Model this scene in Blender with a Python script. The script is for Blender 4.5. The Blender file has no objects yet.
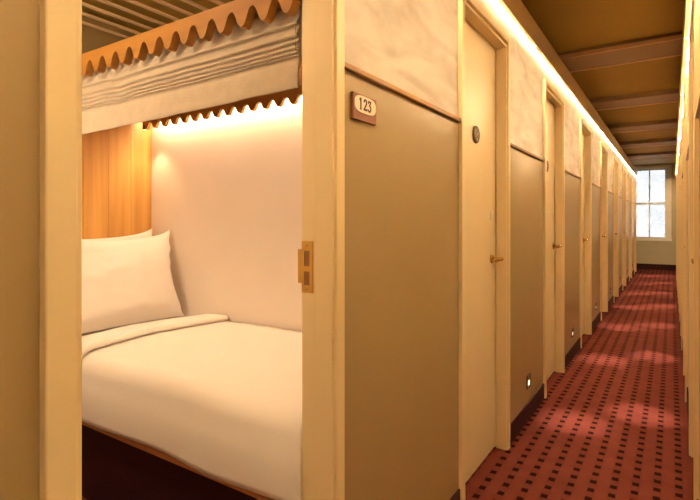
import bpy, bmesh, math, random
from mathutils import Vector, noise
random.seed(7)
PI = math.pi
sc = bpy.context.scene
COL = sc.collection

# ------------------------------------------------------------------ layout (metres)
# s = along the corridor (world +Y), n = into the cabins (world -X), camera over the origin
EYE = 1.182
WL = 0.727            # corridor face of the left partition
WR = -0.092           # corridor face of the right partition
PER = 1.555            # cabin spacing
DW = 0.705            # door frame width over the casings
DW0 = 0.722           # the open doorway
END = 14.3            # end wall
NEAR = -1.7
WT = .093              # partition thickness at the doorways
HB = 2.395            # partition height
CEIL = 2.62
LDOOR = [1.052 - DW0] + [1.052 - DW + PER * k for k in range(1, 9)]
RDOOR = [2.34 + PER * k for k in range(-1, 8)]

def W(s, n, z):
    return Vector((-n, s, z))

# ------------------------------------------------------------------ helpers
def tag(o, label=None, cat=None, group=None, kind=None):
    if label: o['label'] = label
    if cat: o['category'] = cat
    if group: o['group'] = group
    if kind: o['kind'] = kind
    return o

def empty(name, loc=(0, 0, 0), parent=None):
    o = bpy.data.objects.new(name, None)
    o.empty_display_size = 0.1
    COL.objects.link(o)
    o.location = loc
    if parent: o.parent = parent
    return o

class MB:
    def __init__(self):
        self.bm = bmesh.new()
    def merge(self, b):
        me = bpy.data.meshes.new('tmp')
        b.to_mesh(me); b.free()
        self.bm.from_mesh(me)
        bpy.data.meshes.remove(me)
    def box(self, lo, hi, bev=0.0, seg=2):
        b = bmesh.new()
        l = [min(a, c) for a, c in zip(lo, hi)]
        h = [max(a, c) for a, c in zip(lo, hi)]
        vs = [b.verts.new((x, y, z)) for x in (l[0], h[0]) for y in (l[1], h[1]) for z in (l[2], h[2])]
        for f in ((0, 1, 3, 2), (4, 6, 7, 5), (0, 4, 5, 1), (2, 3, 7, 6), (0, 2, 6, 4), (1, 5, 7, 3)):
            b.faces.new([vs[i] for i in f])
        bmesh.ops.recalc_face_normals(b, faces=b.faces)
        if bev > 0:
            bmesh.ops.bevel(b, geom=b.edges[:], offset=bev, segments=seg, affect='EDGES', profile=0.5)
        self.merge(b)
        return self
    def wbox(self, s0, s1, n0, n1, z0, z1, bev=0.0):
        return self.box((-n0, s0, z0), (-n1, s1, z1), bev)
    def cyl(self, c, axis, r, length, seg=24, bev=0.0, r2=None):
        b = bmesh.new()
        bmesh.ops.create_cone(b, cap_ends=True, segments=seg, radius1=r, radius2=r if r2 is None else r2, depth=length)
        if bev > 0:
            es = [e for e in b.edges if any(len(f.verts) > 4 for f in e.link_faces)]
            bmesh.ops.bevel(b, geom=es, offset=bev, segments=2, affect='EDGES')
        q = Vector((0, 0, 1)).rotation_difference(Vector(axis).normalized())
        bmesh.ops.rotate(b, cent=(0, 0, 0), matrix=q.to_matrix(), verts=b.verts)
        bmesh.ops.translate(b, vec=c, verts=b.verts)
        self.merge(b)
        return self
    def torus(self, c, axis, R, r, seg=32, ring=10):
        b = bmesh.new()
        g = [[b.verts.new(((R + r * math.cos(2 * PI * j / ring)) * math.cos(2 * PI * i / seg),
                           (R + r * math.cos(2 * PI * j / ring)) * math.sin(2 * PI * i / seg),
                           r * math.sin(2 * PI * j / ring))) for j in range(ring)] for i in range(seg)]
        for i in range(seg):
            for j in range(ring):
                b.faces.new((g[i][j], g[(i + 1) % seg][j], g[(i + 1) % seg][(j + 1) % ring], g[i][(j + 1) % ring]))
        q = Vector((0, 0, 1)).rotation_difference(Vector(axis).normalized())
        bmesh.ops.rotate(b, cent=(0, 0, 0), matrix=q.to_matrix(), verts=b.verts)
        bmesh.ops.translate(b, vec=c, verts=b.verts)
        self.merge(b)
        return self
    def prism(self, pts, vec):
        """closed outline pts extruded by vec"""
        b = bmesh.new()
        v = [b.verts.new(p) for p in pts]
        f = b.faces.new(v)
        r = bmesh.ops.extrude_face_region(b, geom=[f])
        bmesh.ops.translate(b, vec=vec, verts=[e for e in r['geom'] if isinstance(e, bmesh.types.BMVert)])
        bmesh.ops.recalc_face_normals(b, faces=b.faces)
        self.merge(b)
        return self
    def grid(self, rows, closed=False):
        b = bmesh.new()
        g = [[b.verts.new(p) for p in r] for r in rows]
        for i in range(len(g) - 1):
            m = len(g[i])
            for j in range(m if closed else m - 1):
                b.faces.new((g[i][j], g[i + 1][j], g[i + 1][(j + 1) % m], g[i][(j + 1) % m]))
        bmesh.ops.recalc_face_normals(b, faces=b.faces)
        self.merge(b)
        return self
    def tube(self, pts, r, seg=10):
        pts = [Vector(p) for p in pts]
        rows = []
        up = Vector((0, 0, 1))
        for i, p in enumerate(pts):
            t = (pts[min(i + 1, len(pts) - 1)] - pts[max(i - 1, 0)]).normalized()
            a = t.cross(up)
            if a.length < 1e-3: a = t.cross(Vector((1, 0, 0)))
            a.normalize(); c = t.cross(a)
            rows.append([p + r * (math.cos(2 * PI * k / seg) * a + math.sin(2 * PI * k / seg) * c) for k in range(seg)])
        b = bmesh.new()
        g = [[b.verts.new(p) for p in q] for q in rows]
        for i in range(len(g) - 1):
            for j in range(seg):
                b.faces.new((g[i][j], g[i + 1][j], g[i + 1][(j + 1) % seg], g[i][(j + 1) % seg]))
        b.faces.new(g[0]); b.faces.new(g[-1])
        bmesh.ops.recalc_face_normals(b, faces=b.faces)
        self.merge(b)
        return self
    def build(self, name, mat, parent=None, smooth=False, recalc=True, origin=None):
        if recalc:
            bmesh.ops.recalc_face_normals(self.bm, faces=self.bm.faces)
        me = bpy.data.meshes.new(name)
        if origin is not None:
            bmesh.ops.translate(self.bm, vec=-Vector(origin), verts=self.bm.verts)
        self.bm.to_mesh(me); self.bm.free()
        me.materials.append(mat)
        if smooth:
            for p in me.polygons: p.use_smooth = True
        o = bpy.data.objects.new(name, me)
        COL.objects.link(o)
        if origin is not None: o.location = origin
        if parent: o.parent = parent
        return o

def copy_tree(o, parent=None):
    c = o.copy(); COL.objects.link(c)
    if parent: c.parent = parent
    for ch in list(o.children):
        copy_tree(ch, c)
    return c

# ------------------------------------------------------------------ materials
def new_mat(name):
    m = bpy.data.materials.new(name)
    m.use_nodes = True
    nt = m.node_tree
    return m, nt, nt.nodes['Principled BSDF']

def setin(b, k, v):
    if k in b.inputs: b.inputs[k].default_value = v

def paint(name, col, rough=0.5, var=0.04, scale=6.0, bump=0.0, bscale=60.0, metal=0.0, spec=0.5, stretch=(1, 1, 1), sheen=0.0):
    m, nt, b = new_mat(name)
    N, L = nt.nodes, nt.links
    tc = N.new('ShaderNodeTexCoord'); mp = N.new('ShaderNodeMapping')
    mp.inputs['Scale'].default_value = stretch
    L.new(tc.outputs['Object'], mp.inputs['Vector'])
    nz = N.new('ShaderNodeTexNoise'); nz.inputs['Scale'].default_value = scale; nz.inputs['Detail'].default_value = 5
    L.new(mp.outputs[0], nz.inputs['Vector'])
    cr = N.new('ShaderNodeValToRGB')
    cr.color_ramp.elements[0].position = 0.3; cr.color_ramp.elements[1].position = 0.7
    cr.color_ramp.elements[0].color = [max(0, c * (1 - var)) for c in col] + [1]
    cr.color_ramp.elements[1].color = [min(1, c * (1 + var)) for c in col] + [1]
    L.new(nz.outputs['Fac'], cr.inputs[0]); L.new(cr.outputs[0], b.inputs['Base Color'])
    setin(b, 'Roughness', rough); setin(b, 'Metallic', metal); setin(b, 'Specular IOR Level', spec)
    if sheen: setin(b, 'Sheen Weight', sheen)
    if bump:
        n2 = N.new('ShaderNodeTexNoise'); n2.inputs['Scale'].default_value = bscale; n2.inputs['Detail'].default_value = 4
        L.new(mp.outputs[0], n2.inputs['Vector'])
        bp = N.new('ShaderNodeBump'); bp.inputs['Strength'].default_value = bump; bp.inputs['Distance'].default_value = 0.01
        L.new(n2.outputs['Fac'], bp.inputs['Height']); L.new(bp.outputs[0], b.inputs['Normal'])
    return m

def plaster(name, c0, c1):
    m, nt, b = new_mat(name)
    N, L = nt.nodes, nt.links
    tc = N.new('ShaderNodeTexCoord')
    mp = N.new('ShaderNodeMapping'); mp.inputs['Rotation'].default_value = (0.5, 0.2, 0.1); mp.inputs['Scale'].default_value = (1, 0.8, 2.4)
    L.new(tc.outputs['Object'], mp.inputs['Vector'])
    n1 = N.new('ShaderNodeTexNoise'); n1.inputs['Scale'].default_value = 4.0; n1.inputs['Detail'].default_value = 10; n1.inputs['Distortion'].default_value = 0.7
    L.new(mp.outputs[0], n1.inputs['Vector'])
    cr = N.new('ShaderNodeValToRGB')
    cr.color_ramp.elements[0].position = 0.36; cr.color_ramp.elements[1].position = 0.62
    cr.color_ramp.elements[0].color = c0 + (1,); cr.color_ramp.elements[1].color = c1 + (1,)
    L.new(n1.outputs['Fac'], cr.inputs[0]); L.new(cr.outputs[0], b.inputs['Base Color'])
    bp = N.new('ShaderNodeBump'); bp.inputs['Strength'].default_value = 0.06; bp.inputs['Distance'].default_value = 0.01
    L.new(n1.outputs['Fac'], bp.inputs['Height']); L.new(bp.outputs[0], b.inputs['Normal'])
    setin(b, 'Roughness', 0.62)
    return m

def wood(name, dark, light, axis, scale=9.0, rough=0.42, fine=1.0):
    """grain running along the given axis (0,1,2)"""
    m, nt, b = new_mat(name)
    N, L = nt.nodes, nt.links
    tc = N.new('ShaderNodeTexCoord'); mp = N.new('ShaderNodeMapping')
    st = [scale * 3.0] * 3; st[axis] = scale * 0.12
    mp.inputs['Scale'].default_value = st
    L.new(tc.outputs['Object'], mp.inputs['Vector'])
    n1 = N.new('ShaderNodeTexNoise'); n1.inputs['Scale'].default_value = fine; n1.inputs['Detail'].default_value = 7; n1.inputs['Distortion'].default_value = 0.4
    L.new(mp.outputs[0], n1.inputs['Vector'])
    cr = N.new('ShaderNodeValToRGB')
    cr.color_ramp.elements[0].position = 0.33; cr.color_ramp.elements[1].position = 0.66
    cr.color_ramp.elements[0].color = dark + (1,); cr.color_ramp.elements[1].color = light + (1,)
    L.new(n1.outputs['Fac'], cr.inputs[0]); L.new(cr.outputs[0], b.inputs['Base Color'])
    setin(b, 'Roughness', rough)
    return m

def emit(name, col, strength):
    m, nt, b = new_mat(name)
    setin(b, 'Base Color', (0.8, 0.8, 0.8, 1))
    b.inputs['Emission Color'].default_value = tuple(col) + (1,)
    b.inputs['Emission Strength'].default_value = strength
    return m

def carpet_mat():
    m, nt, b = new_mat('patterned_carpet')
    N, L = nt.nodes, nt.links
    tc = N.new('ShaderNodeTexCoord'); sx = N.new('ShaderNodeSeparateXYZ')
    L.new(tc.outputs['Object'], sx.inputs[0])
    def math_(op, a, v=None, c=None):
        n = N.new('ShaderNodeMath'); n.operation = op
        for i, q in enumerate((a, v, c)):
            if q is None: continue
            if isinstance(q, (int, float)): n.inputs[i].default_value = q
            else: L.new(q, n.inputs[i])
        return n.outputs[0]
    def band(coord, per, off, half):
        f = math_('FRACT', math_('DIVIDE', math_('ADD', coord, off + 100 * per), per))
        d = math_('ABSOLUTE', math_('SUBTRACT', f, 0.5))
        return math_('LESS_THAN', d, half)
    PX, PY = 0.0812, 0.081
    mk = math_('MULTIPLY', band(sx.outputs[0], PX, 0.015, 0.165), band(sx.outputs[1], PY, 0.0, 0.205))
    stripe = math_('MULTIPLY', band(sx.outputs[0], PX, 0.015, 0.24), 0.07)
    nz = N.new('ShaderNodeTexNoise'); nz.inputs['Scale'].default_value = 240; nz.inputs['Detail'].default_value = 3
    L.new(tc.outputs['Object'], nz.inputs['Vector'])
    n2 = N.new('ShaderNodeTexNoise'); n2.inputs['Scale'].default_value = 9; n2.inputs['Detail'].default_value = 5
    L.new(tc.outputs['Object'], n2.inputs['Vector'])
    cr = N.new('ShaderNodeValToRGB')
    cr.color_ramp.elements[0].position = 0.25; cr.color_ramp.elements[1].position = 0.75
    cr.color_ramp.elements[0].color = (0.080, 0.018, 0.014, 1); cr.color_ramp.elements[1].color = (0.165, 0.042, 0.032, 1)
    mixn = math_('ADD', math_('MULTIPLY', nz.outputs['Fac'], 0.55), math_('MULTIPLY', n2.outputs['Fac'], 0.45))
    L.new(math_('SUBTRACT', mixn, stripe), cr.inputs[0])
    mx = N.new('ShaderNodeMix'); mx.data_type = 'RGBA'
    L.new(math_('MULTIPLY', mk, 0.98), mx.inputs['Factor'])
    L.new(cr.outputs[0], mx.inputs['A']); mx.inputs['B'].default_value = (0.014, 0.004, 0.004, 1)
    L.new(mx.outputs['Result'], b.inputs['Base Color'])
    setin(b, 'Roughness', 0.95); setin(b, 'Specular IOR Level', 0.02)
    bp = N.new('ShaderNodeBump'); bp.inputs['Strength'].default_value = 0.5; bp.inputs['Distance'].default_value = 0.004
    L.new(nz.outputs['Fac'], bp.inputs['Height']); L.new(bp.outputs[0], b.inputs['Normal'])
    return m

def glass_mat():
    m, nt, b = new_mat('window_glass')
    N, L = nt.nodes, nt.links
    out = N['Material Output']
    N.remove(b)
    tr = N.new('ShaderNodeBsdfTransparent'); tr.inputs[0].default_value = (0.95, 0.97, 1, 1)
    gl = N.new('ShaderNodeBsdfGlossy'); gl.inputs['Roughness'].default_value = 0.15
    df = N.new('ShaderNodeBsdfTranslucent'); df.inputs[0].default_value = (0.85, 0.88, 0.9, 1)
    tc = N.new('ShaderNodeTexCoord')
    nz = N.new('ShaderNodeTexNoise'); nz.inputs['Scale'].default_value = 3.0; nz.inputs['Detail'].default_value = 5
    L.new(tc.outputs['Object'], nz.inputs['Vector'])
    mr = N.new('ShaderNodeMapRange'); mr.inputs[1].default_value = 0.35; mr.inputs[2].default_value = 0.7; mr.inputs[3].default_value = 0.05; mr.inputs[4].default_value = 0.5
    L.new(nz.outputs['Fac'], mr.inputs[0])
    m1 = N.new('ShaderNodeMixShader'); L.new(mr.outputs[0], m1.inputs[0]); L.new(tr.outputs[0], m1.inputs[1]); L.new(df.outputs[0], m1.inputs[2])
    m2 = N.new('ShaderNodeMixShader'); m2.inputs[0].default_value = 0.012; L.new(m1.outputs[0], m2.inputs[1]); L.new(gl.outputs[0], m2.inputs[2])
    L.new(m2.outputs[0], out.inputs[0])
    return m

CABIN = (1.0, 0.80, 0.52)
WARM = (1.0, 0.725, 0.39)
M = dict(
    panel=paint('greige_panel_paint', (0.355, 0.252, 0.118), 0.28, 0.02, 3),
    cream=paint('cream_gloss_paint', (0.80, 0.635, 0.355), 0.36, 0.015, 5),
    door=paint('cream_door_paint', (0.78, 0.615, 0.36), 0.34, 0.02, 4),
    plaster=plaster('polished_plaster', (0.56, 0.475, 0.40), (0.76, 0.67, 0.58)),
    sidewall=paint('white_cabin_plaster', (0.82, 0.72, 0.64), 0.6, 0.03, 3, 0.08, 14),
    backwall=paint('tan_cabin_paint', (0.42, 0.31, 0.14), 0.55, 0.03, 3),
    ceil=paint('mustard_ceiling_paint', (0.44, 0.30, 0.060), 0.7, 0.06, 1.6),
    beam=paint('pale_beam_paint', (0.43, 0.32, 0.215), 0.6, 0.05, 2),
    litedge=paint('beam_lit_edge_tone', (0.90, 0.66, 0.43), 0.5, 0.03, 2),  # pale colour stands in for light catching the beam edges
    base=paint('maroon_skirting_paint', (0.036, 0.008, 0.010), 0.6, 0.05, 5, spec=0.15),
    rail=wood('rail_wood', (0.22, 0.095, 0.02), (0.36, 0.17, 0.035), 1),
    carpet=carpet_mat(),
    brass=paint('brass', (0.78, 0.56, 0.20), 0.24, 0.05, 20, metal=1.0),
    brassdull=paint('satin_brass', (0.66, 0.40, 0.10), 0.36, 0.05, 20, metal=0.75),
    bronze=paint('worn_bronze', (0.10, 0.058, 0.024), 0.5, 0.1, 30, metal=0.2),
    darkmetal=paint('dark_bronze', (0.030, 0.022, 0.018), 0.4, 0.1, 30),
    recess=paint('lock_recess', (0.26, 0.12, 0.035), 0.6, 0.1, 30),
    white=paint('white_enamel', (0.85, 0.80, 0.70), 0.35, 0.02, 8),
    plaque=paint('brown_plaque', (0.215, 0.080, 0.042), 0.45, 0.08, 20),
    ivory=paint('ivory_inlay', (0.82, 0.64, 0.47), 0.5, 0.03, 20),
    ink=paint('dark_red_numeral', (0.070, 0.016, 0.012), 0.5, 0.05, 20),
    headboard=wood('headboard_oak', (0.55, 0.270, 0.062), (0.72, 0.390, 0.105), 2, 6),
    fascia=wood('canopy_oak', (0.30, 0.125, 0.016), (0.40, 0.178, 0.027), 0, 7, rough=0.6),
    bedwood=wood('bed_base_wood', (0.30, 0.105, 0.03), (0.42, 0.165, 0.05), 0, 7),
    slat=paint('slat_paint', (0.86, 0.66, 0.40), 0.5, 0.03, 4),
    linen=paint('blind_linen', (0.52, 0.42, 0.31), 0.9, 0.06, 26, 0.25, 160, sheen=0.2),
    sheet=paint('white_bed_linen', (0.86, 0.80, 0.74), 0.85, 0.012, 4, 0.10, 90, sheen=0.15),
    winframe=paint('white_window_paint', (0.84, 0.78, 0.68), 0.4, 0.02, 6),
    endwall=paint('end_wall_paint', (0.52, 0.445, 0.31), 0.6, 0.02, 3),
    glass=glass_mat(),
    led=emit('led_glow', WARM, 350.0),
    ledcabin=emit('cabin_led_glow', CABIN, 43.0),
    spotlens=emit('spot_lens_glow', WARM, 3.0),
    steplens=emit('step_lens_glow', (1.0, 0.82, 0.5), 1.3),
)

# ------------------------------------------------------------------ setting: shell
def struct(o):
    o['kind'] = 'structure'
    return o

struct(MB().wbox(NEAR - .1, END + .1, -.45, 2.75, -.1, 0).build('floor', M['carpet']))
struct(MB().wbox(NEAR - .1, END + .1, -.45, 2.75, CEIL, CEIL + .1).build('ceiling', M['ceil']))
struct(MB().wbox(NEAR - .1, NEAR, -.45, 2.75, 0, CEIL).build('wall_near', M['panel']))
struct(MB().wbox(NEAR, END, -.45, -.35, 0, CEIL).build('wall_outer', M['panel']))
struct(MB().wbox(NEAR, END, 2.62, 2.75, 0, CEIL).build('wall_cabin_back', M['backwall']))
# end wall with window opening
WN0, WN1, WZ0, WZ1 = 0.10, 0.84, 0.76, 2.52
m = MB()
m.wbox(END, END + .16, -.35, WN0, 0, CEIL); m.wbox(END, END + .16, WN1, 2.62, 0, CEIL)
m.wbox(END, END + .16, WN0, WN1, 0, WZ0); m.wbox(END, END + .16, WN0, WN1, WZ1, CEIL)
struct(m.build('wall_end', M['endwall']))
struct(MB().wbox(END - .015, END, WR, 1.6, 0, .14, .004).build('baseboard_end', M['base']))

def spans(doors, s0, s1):
    e, cur = [], s0
    for d in doors:
        if d > cur + .01: e.append((cur, d))
        cur = d + (DW0 if d == LDOOR[0] else DW)
    if s1 > cur + .01: e.append((cur, s1))
    return e

LEND = 13.53
def build_side(side):
    """side +1: left partition, -1: right partition; d = distance behind the corridor face (negative = proud)"""
    left = side > 0
    base = WL if left else WR
    n = lambda d: base + side * d
    name = 'left' if left else 'right'
    alld = ([LDOOR[0] - PER] + LDOOR) if left else ([RDOOR[0] - PER] + RDOOR)
    end = LEND if left else END - .6
    alld = [d for d in alld if d + DW <= end]
    sp = spans(alld, NEAR, end)
    T = WT
    wall = MB()
    cur = NEAR
    for d in alld:
        a, b = d + .030, d + (DW0 if d == LDOOR[0] else DW) - .030
        wall.wbox(cur, a, n(0), n(T), 0, HB)
        wall.wbox(a, b, n(0), n(T), 2.11, HB)
        cur = b
    wall.wbox(cur, end, n(0), n(T), 0, HB)
    w = struct(wall.build('wall_' + name, M['plaster']))
    bb = MB()
    for a, b in sp:
        if b - a < .05: continue
        MB().wbox(a, b, n(-.004), n(-.0002), .1, 1.584).build('wainscot_panel', M['panel'], w)
        MB().wbox(a, b, n(-.017), n(-.0002), 1.585, 1.601, .003).build('chair_rail', M['rail'], w)
        bb.wbox(a, b, n(-.012), n(-.0002), 0, .102, .002)
    struct(bb.build('baseboard_' + name, M['base']))
    # crown board with the LED channel under it
    cr = MB()
    cr.wbox(NEAR, end, n(-.030), n(-.0002), 2.268, 2.395, .002)
    cr.wbox(NEAR, end, n(-.036), n(-.030), 2.300, 2.395, .001)
    cr.wbox(NEAR, end, n(-.036), n(-.0295), 2.264, 2.301, .001)
    crown = struct(cr.build('trim_crown_' + name, M['cream']))
    led = MB().wbox(NEAR, end, n(-.0065), n(-.0010), 2.2660, 2.2676).build('led_strip', M['led'], crown)
    # little spots in the channel that throw pools on the carpet
    first = 4.70 if left else 3.50
    tgt = .48 if left else .15
    for k in range(-2, 7):
        s = first + PER * k
        if s > end - .3 or s < NEAR + .2: continue
        MB().cyl(W(s, n(-.022), 2.2645), (0, 0, 1), .008, .006, 14).build('spot_lens', M['spotlens'], crown)
        ld = bpy.data.lights.new('crown_spot', 'SPOT')
        ld.energy = SPOT; ld.color = (1.0, .80, .60); ld.spot_size = math.radians(12.5); ld.spot_blend = 1.0; ld.shadow_soft_size = .008
        lo = bpy.data.objects.new('crown_spot', ld); COL.objects.link(lo)
        p = W(s, n(-.022), 2.258); lo.location = p
        dv = W(s, tgt, 0) - p
        lo.rotation_euler = dv.to_track_quat('-Z', 'Y').to_euler()
        lo.parent = crown
    return n, alld, sp

SPOT = 330.0
nL, dL, spL = build_side(1)
nR, dR, spR = build_side(-1)

# ------------------------------------------------------------------ doors
def door_local(side):
    return lambda u, d, z: Vector(((-1 if side > 0 else 1) * d, u, z))

def build_frame(root, side, wd=DW):
    P = door_local(side)
    def bx(mb, u0, u1, d0, d1, z0, z1, bev=0.0):
        mb.box(P(u0, d0, z0), P(u1, d1, z1), bev)
    c = MB(); cw = .036; cl = .041 if wd == DW0 else cw; l0 = -.003 if wd == DW0 else 0
    for u0, u1 in ((l0, cl), (wd - cw, wd)):
        bx(c, u0, u1, -.0205, -.0005, 0, 2.150, .003)
    bx(c, cw - .0015, wd - cw + .0015, -.0203, -.0005, 2.108, 2.150, .003)
    c.build('casing', M['cream'], root)
    j = MB()
    bx(j, .0305, cl, -.001, .0930, 0, 2.109, .001)
    bx(j, wd - cw, wd - .0305, -.001, .0930, 0, 2.109, .001)
    bx(j, cw - .0005, wd - cw + .0005, -.001, .0930, 2.098, 2.1095, .001)
    # stops the door closes against
    bx(j, cl - .0005, cl + .010, -.012, .0415, 0, 2.098, .002)
    bx(j, wd - cw - .010, wd - cw + .0005, -.012, .0415, 0, 2.098, .002)
    bx(j, cw + .0095, wd - cw - .0095, -.012, .0415, 2.086, 2.098, .002)
    j.build('jamb', M['cream'], root)

def build_leaf(root, side):
    P = door_local(side)
    out = P(0, -1, 0)
    lf = MB()
    lf.box(P(.038, .045, .012), P(DW - .038, .085, 2.095), .002)
    leaf = lf.build('leaf', M['door'], root)
    face = .045
    # number medallion
    md = MB(); c = P(.345, face, 1.592)
    md.torus(c + out * .004, out, .0355, .0055, 36, 8)
    med = md.build('medallion', M['bronze'], leaf, True)
    MB().cyl(c + out * .004, out, .034, .008, 32).build('medallion_disc', M['darkmetal'], med)
    sg = MB()
    pts = []
    for i in range(41):
        t = -1.15 * PI + 2.3 * PI * i / 40
        uu = .0115 * math.cos(t) * (1 if t < 0 else -1); 
        a = abs(t)
        uu = .012 * math.sin(a) * (1 if t > 0 else -1)
        zz = .0125 * (1 - math.cos(a)) * (1 if t > 0 else -1)
        pts.append(c + out * .0085 + P(uu, 0, 0) + Vector((0, 0, zz)))
    sg.tube(pts, .0026, 8)
    sg.build('scroll_emblem', M['brassdull'], med, True)
    # small white enamel lock cover
    MB().box(P(.572, face - .006, 1.192), P(.600, face + .0005, 1.242), .0045).build('lock_cover', M['white'], leaf)
    # lever
    lv = MB(); c = P(.586, face, .995)
    lv.cyl(c + out * .004, out, .0245, .008, 28, .002)
    lv.cyl(c + out * .026, out, .0095, .044, 20)
    q = c + out * .050
    lv.tube([q + P(.010, 0, 0), q, q + P(-.03, 0, 0), q + P(-.075, 0, 0), q + P(-.098, 0, 0), q + P(-.104, .004 , 0)], .0108, 12)
    lv.build('lever_handle', M['brass'], leaf, True)
    # hinges on the hinge side
    hg = MB()
    for z in (.25, 1.05, 1.85):
        hg.cyl(P(.0385, face - .004, z), (0, 0, 1), .004, .08, 12)
    hg.build('hinge', M['brass'], leaf)

num = 1
r0 = struct(empty('door_1', W(LDOOR[0], WL, 0)))
build_frame(r0, 1, DW0)
# strike plate in the open doorway of cabin 123
P = door_local(1)
uj = DW0 - .036
sp_ = MB()
z0, z1, d0, d1 = .996, 1.132, .0560, .0925
h0, h1 = .0665, .0840
f0, f1 = uj - .0022, uj + .0005
holes = [(1.016, 1.052), (1.066, 1.106)]
sp_.box(P(f0, d0, z0), P(f1, h0, z1)); sp_.box(P(f0, h1, z0), P(f1, d1, z1))
for a, b in ((z0, holes[0][0]), (holes[0][1], holes[1][0]), (holes[1][1], z1)):
    sp_.box(P(f0, h0, a), P(f1, h1, b))
sp_.box(P(f0, d1 - .001, 1.020), P(f1, d1 + .013, 1.110), .0006)
st = sp_.build('strike_plate', M['brassdull'], r0)
rc = MB()
for a, b in holes: rc.box(P(uj - .0009, h0, a), P(uj + .0003, h1, b))
rc.build('latch_hole', M['recess'], st)
sw = MB()
for z in (z1 - .012, z0 + .009):
    sw.cyl(P(uj - .0025, .075, z), (0, 1, 0), .0030, .001, 12)
sw.build('screw', M['brass'], st)

def door_set(side, positions, plane):
    global num
    proto = None
    for s in positions:
        num += 1
        if proto is None:
            proto = struct(empty('door_%d' % num, W(s, plane, 0)))
            build_frame(proto, side); build_leaf(proto, side)
        else:
            c = copy_tree(proto); c.name = 'door_%d' % num; c.location = W(s, plane, 0)
door_set(1, [d for d in dL if d not in (LDOOR[0],)][1:] , WL)
door_set(-1, [d for d in dR if d > 0], WR)
# the doorway behind the camera position on either side is closed as well
door_set(1, [dL[0]], WL)

# ------------------------------------------------------------------ ceiling beams
for k, s in enumerate([.76, 2.60, 4.44, 6.30, 8.16, 10.02, 11.88]):
    b = MB().wbox(s + .02, s + .43, -.349, 2.60, CEIL - .055, CEIL - .0005).build('ceiling_beam', M['beam'])
    struct(b)
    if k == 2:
        MB().wbox(s, s + .0195, -.349, 2.60, CEIL - .060, CEIL - .028, .003).build('beam_lit_edge', M['litedge'], b)  # bright strip on this beam alone, painting its lit near edge
    MB().wbox(s + .4305, s + .455, -.349, 2.60, CEIL - .062, CEIL - .0005, .003).build('beam_lit_edge', M['litedge'], b)

# ------------------------------------------------------------------ window
w = struct(empty('window_1', W(END, (WN0 + WN1) / 2, WZ0)))
def wp(name, mat, boxes, bev=.004, parent=None):
    mb = MB()
    for b in boxes: mb.wbox(*b, bev)
    o = mb.build(name, mat)
    o.parent = w if parent is None else parent
    off = W(END, (WN0 + WN1) / 2, WZ0)
    o.data.transform(__import__('mathutils').Matrix.Translation(-off))
    return o
C0, C1 = WN0 - .09, WN1 + .09
wp('window_casing', M['winframe'], [(END - .022, END - .0005, C0, WN0 + .004, WZ0 - .02, WZ1 + .06), (END - .022, END - .0005, WN1 - .004, C1, WZ0 - .02, WZ1 + .06), (END - .022, END - .0005, WN0, WN1, WZ1 - .004, WZ1 + .06)])
wp('window_sill', M['winframe'], [(END - .05, END + .05, C0 - .01, C1 + .01, WZ0 - .045, WZ0 - .0)])
def sash(z0, z1, s0):
    f = .045; mid = (WN0 + WN1) / 2
    o = wp('window_sash', M['winframe'], [(s0, s0 + .035, WN0 + .002, WN0 + f, z0, z1), (s0, s0 + .035, WN1 - f, WN1 - .002, z0, z1),
                                   (s0, s0 + .035, WN0 + f, WN1 - f, z0, z0 + f), (s0, s0 + .035, WN0 + f, WN1 - f, z1 - f, z1),
                                   (s0 + .004, s0 + .031, mid - .014, mid + .014, z0 + f, z1 - f)], .003)
    for a, b in ((WN0 + f, mid - .014), (mid + .014, WN1 - f)):
        wp('window_pane', M['glass'], [(s0 + .015, s0 + .019, a, b, z0 + f, z1 - f)], 0, o)
    return o
sash(WZ0 + .002, 1.66, END + .045)
sash(1.625, WZ1 - .002, END + .085)

# ------------------------------------------------------------------ cabin 123 interior
PS0, PS1 = 0.315, 1.80          # faces of the cabin's side partitions
PB = 2.62                       # back wall
PF = nL(WT)                    # inner face of the corridor partition
struct(MB().wbox(PS1, PS1 + .05, PF + .001, PB - .001, 0, HB).build('wall_cabin_bedside', M['sidewall']))
struct(MB().wbox(PS0 - .05, PS0, PF + .001, PB - .001, 0, HB).build('wall_cabin_aisle', M['sidewall']))
sl = MB()
k = 0
while PF + .05 + .108 * k < PB - .03:
    a = PB - .085 - .108 * k
    if a - .03 < PF + .01: break
    sl.wbox(PS0 + .001, PS1 - .001, a - .022, a, 2.200, 2.209, .001)
    k += 1
struct(sl.build('ceiling_slats', M['slat']))
struct(MB().wbox(PS0 + .001, PS1 - .001, PF + .01, PB - .002, 2.300, 2.312).build('ceiling_cabin', M['ceil']))

# headboard panelling
hb = MB()
x = .985
while x < PS1 - .02:
    e = min(x + .136, PS1 - .002)
    hb.wbox(x, e - .0012, PB - .018, PB - .0005, .02, 1.796, .001)
    x = e
tag(hb.build('headboard', M['headboard'], origin=W(1.39, PB - .01, .02)), 'orange oak headboard panelling on the wall behind the pillows', 'headboard')

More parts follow.
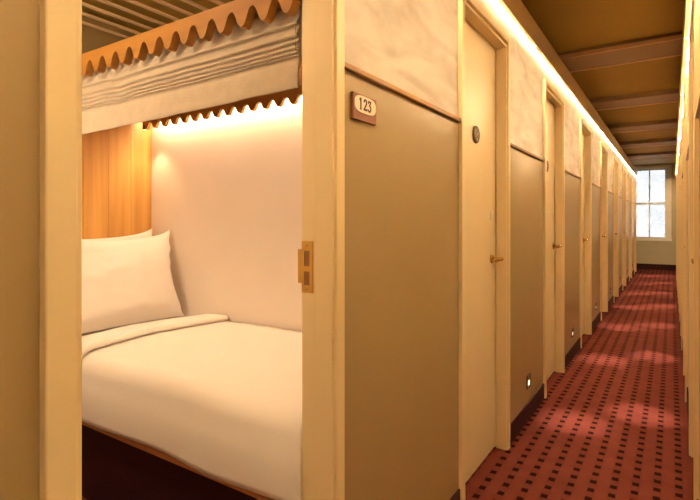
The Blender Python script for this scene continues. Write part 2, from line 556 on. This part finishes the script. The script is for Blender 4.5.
# bed canopy: front scalloped fascia, roof board, rear scalloped pelmet
canopy = empty('bed_canopy', W(1.0, PF, 1.72))
tag(canopy, 'oak bed canopy with scalloped edges high over the bed', 'canopy')
CO = W(1.0, PF, 1.72)
def scallop(s0, th, na, nb, zt, zh, ztip, phase):
    per = .084
    pts = [W(s0, na, zt)]
    n_ = na
    steps = int((nb - na) / per * 16)
    low = []
    for i in range(steps + 1):
        n_ = na + (nb - na) * i / steps
        c = math.cos(2 * PI * (n_ - phase) / per)      # +1 in the middle of a hole
        v = max(-1, min(1, c * 1.12)); v = math.sin(v * PI / 2) * .45 + c * .55
        low.append(W(s0, n_, ztip + (zh - ztip) * (v + 1) / 2))
    pts = [W(s0, na, zt)] + low + [W(s0, nb, zt)]
    mb = MB()
    mb.prism([p - CO for p in pts], W(th, 0, 0) )
    return mb
scallop(1.000, .030, PF + .004, PB - .021, 1.822, 1.791, 1.741, 1.827).build('front_fascia', M['fascia'], canopy)
scallop(1.700, .018, PF + .004, 2.545, 1.790, 1.750, 1.713, .908 * 1.71).build('rear_pelmet', M['fascia'], canopy)
rb = MB(); rb.wbox(1.031, PS1 - .002, PF + .004, PB - .021, 1.792, 1.806)
ro = rb.build('roof_board', M['fascia']); ro.data.transform(__import__('mathutils').Matrix.Translation(-CO)); ro.parent = canopy

tag(MB().wbox(1.758, 1.776, PF + .03, PB - .08, 1.780, 1.7915).build('led_strip', M['ledcabin'], origin=W(1.767, 1.7, 1.78)),
    'glowing led strip tucked behind the scalloped pelmet above the bed', 'light strip')

# folded linen blind
def blind():
    prof = []
    z = 1.780
    prof += [(1.050, 1.790), (1.050, 1.775), (1.0505, 1.756)]
    folds = [1.721, 1.690, 1.673, 1.657, 1.643, 1.632]
    top = 1.752
    for i, f in enumerate(folds):
        h = top - f
        o_ = [.016, .015, .013, .012, .011, .010][i]
        prof += [(1.050 - o_ * .15, f + h * .85), (1.050 - o_ * .55, f + h * .55), (1.050 - o_ * .9, f + h * .22), (1.050 - o_, f + .0022), (1.050 - o_ * .92, f), (1.050 - o_ * .4, f + .0004), (1.0515, f + .0012)]
        top = f
    prof += [(1.045, 1.615), (1.0405, 1.600), (1.0395, 1.57), (1.039, 1.545), (1.0385, 1.530), (1.0405, 1.5265), (1.0435, 1.529), (1.0445, 1.56), (1.0500, 1.60), (1.0620, 1.63), (1.064, 1.70), (1.064, 1.784)]
    rows = []
    K = 130
    a, b = PF + .035, PB - .03
    for i in range(K + 1):
        n_ = a + (b - a) * i / K
        row = []
        for j, (s, z) in enumerate(prof):
            fold = 0
            if 1.61 < z < 1.74:
                fold = noise.noise(Vector((n_ * 3.1, z * 9, 2.0))) * .003 + noise.noise(Vector((n_ * 11, z * 40, 5.0))) * .003
                fold += -.005 * math.exp(-((n_ - 1.70) / .05) ** 2)
            ds = noise.noise(Vector((n_ * 4.0, z * 6, 9.0))) * .004 if j > 2 else 0
            if z < 1.615 and s < 1.0445: ds += noise.noise(Vector((n_ * 9.0, z * 3, 3.0))) * .005
            sag = .006 * math.sin(PI * (n_ - a) / (b - a)) if z < 1.74 else 0
            tilt = .022 * (b - n_) / (b - a) * max(0, min(1, (1.66 - z) / .1)) if z < 1.66 else 0
            row.append(W(s + ds, n_, z + fold - sag + tilt))
        rows.append(row)
    m_ = MB().grid(rows, closed=True)
    return m_
bl = blind().build('roman_blind', M['linen'], smooth=True, origin=W(1.05, PF + .05, 1.53))
tag(bl, 'folded beige linen blind gathered up under the bed canopy', 'blind')
# end caps of the folds: little loops of cord at the near end
lp = MB()
for z in (1.700, 1.655):
    lp.tube([W(1.024, PF + .028, z + .016), W(1.020, PF + .026, z + .004), W(1.024, PF + .027, z - .012), W(1.034, PF + .028, z - .004)], .0016, 6)
lo_ = lp.build('cord_loop', M['recess']); lo_.data.transform(__import__('mathutils').Matrix.Translation(-W(1.05, PF + .05, 1.53))); lo_.parent = bl

# bed
BF, BB = 1.000, 1.795
bed = empty('bed', W(1.4, 1.7, 0))
tag(bed, 'single bed with raised wooden base and white mattress inside cabin doorway', 'bed')
def bp(name, mb, mat, smooth=False):
    o = mb.build(name, mat, smooth=smooth); o.data.transform(__import__('mathutils').Matrix.Translation(-W(1.4, 1.7, 0))); o.parent = bed
    return o
bp('base_board', MB().wbox(BF + .026, BB, PF + .006, PB - .022, .388, .4183, .003), M['bedwood'])
bp('underbed_shade', MB().wbox(BF + .13, BB - .01, PF + .012, PB - .03, .0, .3875, .002), M['base'])  # added dark block standing in for the shadow under the bed
bp('mattress', MB().wbox(BF + .038, BB - .002, PF + .02, PB - .03, .4185, .632, .04), M['sheet'], True)

def duvet_profile(off=0.0, hem=.416):
    """(s, z) from the wall side over the top and down the open side"""
    p = []
    for i in range(15):
        t = i / 14
        s = 1.786 - t * (1.786 - 1.088)
        p.append((s, .664 + .010 * math.sin(PI * t) + off))
    cx, cz, r = 1.088, .594, .070 + off
    for i in range(1, 10):
        a = PI / 2 + (PI / 2) * i / 9
        p.append((cx + r * 1.05 * math.cos(a), cz + r * math.sin(a)))
    zs = cz
    for i in range(1, 11):
        t = i / 10
        p.append((cx - r * 1.05 - .006 * math.sin(t * PI), zs + (hem - zs) * t))
    return p
def cloth_strip(n0, n1, off, hem, K, amp, seed):
    rows = []
    for i in range(K + 1):
        n_ = n0 + (n1 - n0) * i / K
        row = []
        pr = duvet_profile(off, hem)
        for j, (s, z) in enumerate(pr):
            q = j / (len(pr) - 1)
            d = noise.noise(Vector((n_ * 2.2, s * 3 + z * 2, seed))) * amp + noise.noise(Vector((n_ * 7, s * 7, z * 7 + seed))) * amp * .35
            ex = 1.0
            if z < .55:
                d2 = noise.noise(Vector((n_ * 4.5, 0, seed + 4))) * .006 * (.6 - z) / .2
                hemv = noise.noise(Vector((n_ * 3.0, 3.3, seed + 9))) * .014 * max(0, (.52 - z) / .11)
                if n_ > 1.9: hemv += (n_ - 1.9) * .12 * max(0, (.52 - z) / .11)
                row.append(W(s + d2 - .002, n_, z + hemv))
            else:
                # edge of the duvet near its two ends settles a little
                e = 0
                if False: e = -.02 * ((n0 + .06 - n_) / .06) ** 2 if off == 0 else 0
                row.append(W(s, n_, z + d + e))
        rows.append(row)
    return MB().grid(rows)
dv = cloth_strip(PF + .002, 2.06, 0, .416, 90, .010, 1.0).build('duvet', M['sheet'], smooth=True, origin=W(1.4, 1.5, .66))
tag(dv, 'white duvet spread over the bed and hanging down its open side', 'duvet')
sm = dv.modifiers.new('thick', 'SOLIDIFY'); sm.thickness = .012; sm.offset = -1
# turned-down sheet band
tb = []
base = [(1.958, .003), (1.942, .005), (1.934, .011), (1.932, .018), (1.936, .025), (1.945, .0295)]
for i in range(22):
    base.append((1.955 + .145 * i / 21, .031 - .006 * i / 21))
rows = []
for n_, lift in base:
    row = []
    pr = duvet_profile(lift, .45)
    for j, (s, z) in enumerate(pr):
        d = noise.noise(Vector((n_ * 2.2, s * 3 + z * 2, 1.0))) * .010 + noise.noise(Vector((n_ * 7, s * 7, z * 7 + 1.0))) * .0035 if z >= .55 else 0
        dn = noise.noise(Vector((s * 4, z * 3, 7.0))) * .010
        row.append(W(s - (.004 if z < .55 else 0), n_ + dn, z + d))
    rows.append(row)
td = MB().grid(rows).build('turned_down_sheet', M['sheet'], smooth=True)
td.data.transform(__import__('mathutils').Matrix.Translation(-W(1.4, 1.5, .66))); td.parent = dv

# pillows
def pillow(name, label, cs, n_base, lean, wid, hei, thk, seed, zb):
    rows_f = []
    NU, NV = 44, 32
    def pt(u, v, sgn):
        eu, ev = abs(u), abs(v)
        t = ((1 - eu ** 3.2) * (1 - ev ** 3.0)) ** .55
        pin_u = 1 - .11 * (1 - ev ** 2) ** 1.0
        pin_v = 1 - (.145 if v > 0 else .03) * (1 - eu ** 2)
        s = u * wid / 2 * pin_u + noise.noise(Vector((v * 4.0, u, seed + 5))) * .016 * eu ** 6
        h = v * hei / 2 * pin_v + .022 * (eu ** 8) * (ev ** 8) * (1 if v > 0 else -.2)
        wr = noise.noise(Vector((u * 2.2, v * 2.2, seed))) * .012 + noise.noise(Vector((u * 5, v * 5, seed + 3))) * .008
        th = sgn * t * (thk / 2 + wr) + noise.noise(Vector((u * 2, v * 2, seed + 8))) * .008
        # belly sinks to the lower half
        th *= 1 + .12 * (-v)
        return s, th, h
    ca, sa = math.cos(lean), math.sin(lean)
    mb = MB()
    for sgn in (1, -1):
        rows = []
        for i in range(NU + 1):
            u = math.sin((i / NU - .5) * PI)
            row = []
            for j in range(NV + 1):
                v = math.sin((j / NV - .5) * PI)
                s, th, h = pt(u, v, sgn)
                hh = h + hei / 2
                n_ = n_base + hh * sa - th * ca * 1.0
                z = zb + hh * ca + th * sa
                row.append(W(cs + s, n_, z))
            rows.append(row)
        mb.grid(rows)
    bmesh.ops.remove_doubles(mb.bm, verts=mb.bm.verts, dist=.0006)
    o = mb.build(name, M['sheet'], smooth=True, origin=W(cs, n_base, zb))
    tag(o, label, 'pillow', 'bed pillows')
    return o
pillow('pillow', 'white pillow in front, upright against the other pillow', 1.385, 2.275, .27, .790, .475, .150, 3.0, .660)
pillow('pillow', 'white pillow behind, leaning on the oak headboard', 1.375, 2.435, .23, .790, .490, .110, 11.0, .650)

# reading light at the top corner of the headboard
rl = empty('reading_light', W(1.690, 2.585, 1.735))
tag(rl, 'small reading spotlight under the canopy corner by the headboard', 'light')
RO = W(1.705, 2.535, 1.758)
rl.location = RO
MB().cyl((0, 0, .006), (0, 0, 1), .004, .056, 12).build('stem', M['darkmetal'], rl)
MB().cyl((0, 0, -.034), (0, 0, 1), .010, .026, 20, .002).build('lamp_head', M['darkmetal'], rl)
MB().cyl((0, 0, -.048), (0, 0, 1), .008, .003, 20).build('lens', M['spotlens'], rl)
ld = bpy.data.lights.new('reading_spot', 'SPOT'); ld.energy = 3; ld.color = WARM; ld.spot_size = math.radians(80); ld.spot_blend = .6; ld.shadow_soft_size = .014
o = bpy.data.objects.new('reading_spot', ld); COL.objects.link(o); o.location = (0, 0, -.054); o.parent = rl
o.rotation_euler = Vector((.12, .05, -1)).to_track_quat('-Z', 'Y').to_euler()

# unseen fill lights added to brighten the cabin, no fixtures
ld = bpy.data.lights.new('cabin_fill', 'POINT'); ld.energy = 5; ld.color = CABIN; ld.shadow_soft_size = .06
o = bpy.data.objects.new('cabin_fill', ld); COL.objects.link(o); o.location = W(.50, 1.50, 2.06)
ld = bpy.data.lights.new('cabin_side_fill', 'POINT'); ld.energy = 8; ld.color = CABIN; ld.shadow_soft_size = .06  # lower fill, added to light the bedside wall
o = bpy.data.objects.new('cabin_side_fill', ld); COL.objects.link(o); o.location = W(.40, 2.00, 1.45)

# ------------------------------------------------------------------ small things on the corridor wall
pq = empty('number_plaque', W(1.163, WL - .004, 1.497))
tag(pq, 'brown room number plaque reading 123 on the greige wall panel', 'sign')
def lp_(y, d, z):           # y along the corridor, d proud of the panel
    return Vector((d, y, z))
MB().box(lp_(-.0615, 0.0002, -.036), lp_(.0615, .010, .036), .0015).build('plate', M['plaque'], pq)
out = []
wI, hI, cz = .1100, .0470, .0088
for i in range(48):
    a = 2 * PI * i / 48
    cc, ss = math.cos(a), math.sin(a)
    e = 2 / 3.2
    out.append(lp_(wI / 2 * abs(cc) ** e * (1 if cc > 0 else -1), .0098, cz + hI / 2 * abs(ss) ** e * (1 if ss > 0 else -1)))
inl = MB().prism(out, Vector((.0016, 0, 0))).build('inlay', M['ivory'], pq)
def stroke(mb, pts, w_):
    for (a, b), (c, d) in zip(pts[:-1], pts[1:]):
        dx, dz = c - a, d - b
        L_ = math.hypot(dx, dz) or 1
        ux, uz = dx / L_ * w_ / 2, dz / L_ * w_ / 2
        px, pz = -uz, ux
        a2, b2, c2, d2 = a - ux * .6, b - uz * .6, c + ux * .6, d + uz * .6
        mb.prism([lp_(a2 + px, .0112, b2 + pz), lp_(c2 + px, .0112, d2 + pz), lp_(c2 - px, .0112, d2 - pz), lp_(a2 - px, .0112, b2 - pz)], Vector((.0012, 0, 0)))
hh = .0310; zb = cz - hh / 2; wd = .0155; sw_ = .0048
def arc(cx, cz_, rx, rz, a0, a1, n_=12):
    return [(cx + rx * math.cos(math.radians(a0 + (a1 - a0) * i / n_)), cz_ + rz * math.sin(math.radians(a0 + (a1 - a0) * i / n_))) for i in range(n_ + 1)]
d1 = MB(); x0 = -.0270
stroke(d1, [(x0 - .004, zb + hh * .86), (x0 + .0005, zb + hh - .001), (x0 + .0005, zb + .0015)], .0056)
stroke(d1, [(x0 - .0035, zb + .001), (x0 + .0045, zb + .001)], .0024)
d1.build('numeral_one', M['ink'], inl)
d2 = MB(); x0 = -.0105
stroke(d2, arc(x0 + .0075, zb + hh * .74, .0065, .0068, 170, -25) + [(x0 + .0012, zb + .0022)], sw_)
stroke(d2, [(x0, zb + .0022), (x0 + .0155, zb + .0022), (x0 + .0155, zb + .0055)], sw_)
d2.build('numeral_two', M['ink'], inl)
d3 = MB(); x0 = .0130
stroke(d3, [(x0 + .001, zb + hh - .0065), (x0 + .001, zb + hh - .0022), (x0 + .0135, zb + hh - .0022), (x0 + .006, zb + hh * .58)], sw_ * .9)
stroke(d3, arc(x0 + .0062, zb + hh * .31, .0072, .0083, 95, -150), sw_)
d3.build('numeral_three', M['ink'], inl)

names = ['nearest', 'second', 'third', 'fourth', 'fifth', 'sixth', 'seventh', 'eighth']
proto = None
for k in range(1, 8):
    s = LDOOR[k] + DW + .445
    if k == 1:
        proto = empty('step_light', W(s, WL - .004, .226))
        pl = MB()
        for lo, hi in (((-.042, .0002, -.039), (-.032, .007, .039)), ((.032, .0002, -.039), (.042, .007, .039)), ((-.032, .0002, .029), (.032, .007, .039)), ((-.032, .0002, -.039), (.032, .007, -.029))):
            pl.box(lp_(lo[0], lo[1], lo[2]), lp_(hi[0], hi[1], hi[2]), .0008)
        pl.build('frame', M['bronze'], proto)
        MB().box(lp_(-.032, .0002, -.029), lp_(.032, .002, .029)).build('housing', M['plaque'], proto)
        MB().box(lp_(-.022, .002, -.024), lp_(.022, .0045, .002), .0006).build('lens', M['steplens'], proto)
        o = proto
    else:
        o = copy_tree(proto); o.location = W(s, WL - .004, .226)
    tag(o, 'little glowing step light low on the left wall, %s along the corridor' % names[k - 1] if k > 1 else 'little glowing step light low on the left wall nearest the camera', 'light', 'step lights along the left wall')

# ------------------------------------------------------------------ world, camera, view
wd_ = bpy.data.worlds.new('daylight'); sc.world = wd_; wd_.use_nodes = True
nt = wd_.node_tree; N, L = nt.nodes, nt.links
bg = N['Background']
tc = N.new('ShaderNodeTexCoord'); nz = N.new('ShaderNodeTexNoise'); nz.inputs['Scale'].default_value = 9; nz.inputs['Detail'].default_value = 4
L.new(tc.outputs['Generated'], nz.inputs['Vector'])
cr = N.new('ShaderNodeValToRGB'); cr.color_ramp.elements[0].position = .4; cr.color_ramp.elements[1].position = .62
cr.color_ramp.elements[0].color = (.46, .455, .445, 1); cr.color_ramp.elements[1].color = (.84, .84, .81, 1)
L.new(nz.outputs['Fac'], cr.inputs[0]); L.new(cr.outputs[0], bg.inputs['Color'])
bg.inputs['Strength'].default_value = 1.4

cam = bpy.data.cameras.new('camera'); co = bpy.data.objects.new('camera', cam); COL.objects.link(co)
F = 490.0
cam.sensor_fit = 'HORIZONTAL'; cam.sensor_width = 36; cam.lens = 36 * F / 700
cam.shift_y = -(250 - 222) / 700
cam.clip_start = .01
co.location = (0, 0, EYE)
co.rotation_euler = (PI / 2, 0, math.atan(322 / F))
sc.camera = co
sc.view_settings.view_transform = 'Standard'
sc.view_settings.look = 'None'
sc.view_settings.gamma = 1
sc.view_settings.exposure = 0.60
sc.view_settings.use_curve_mapping = False
sc.cycles.use_denoising = True
sc.cycles.max_bounces = 8
sc.cycles.diffuse_bounces = 5
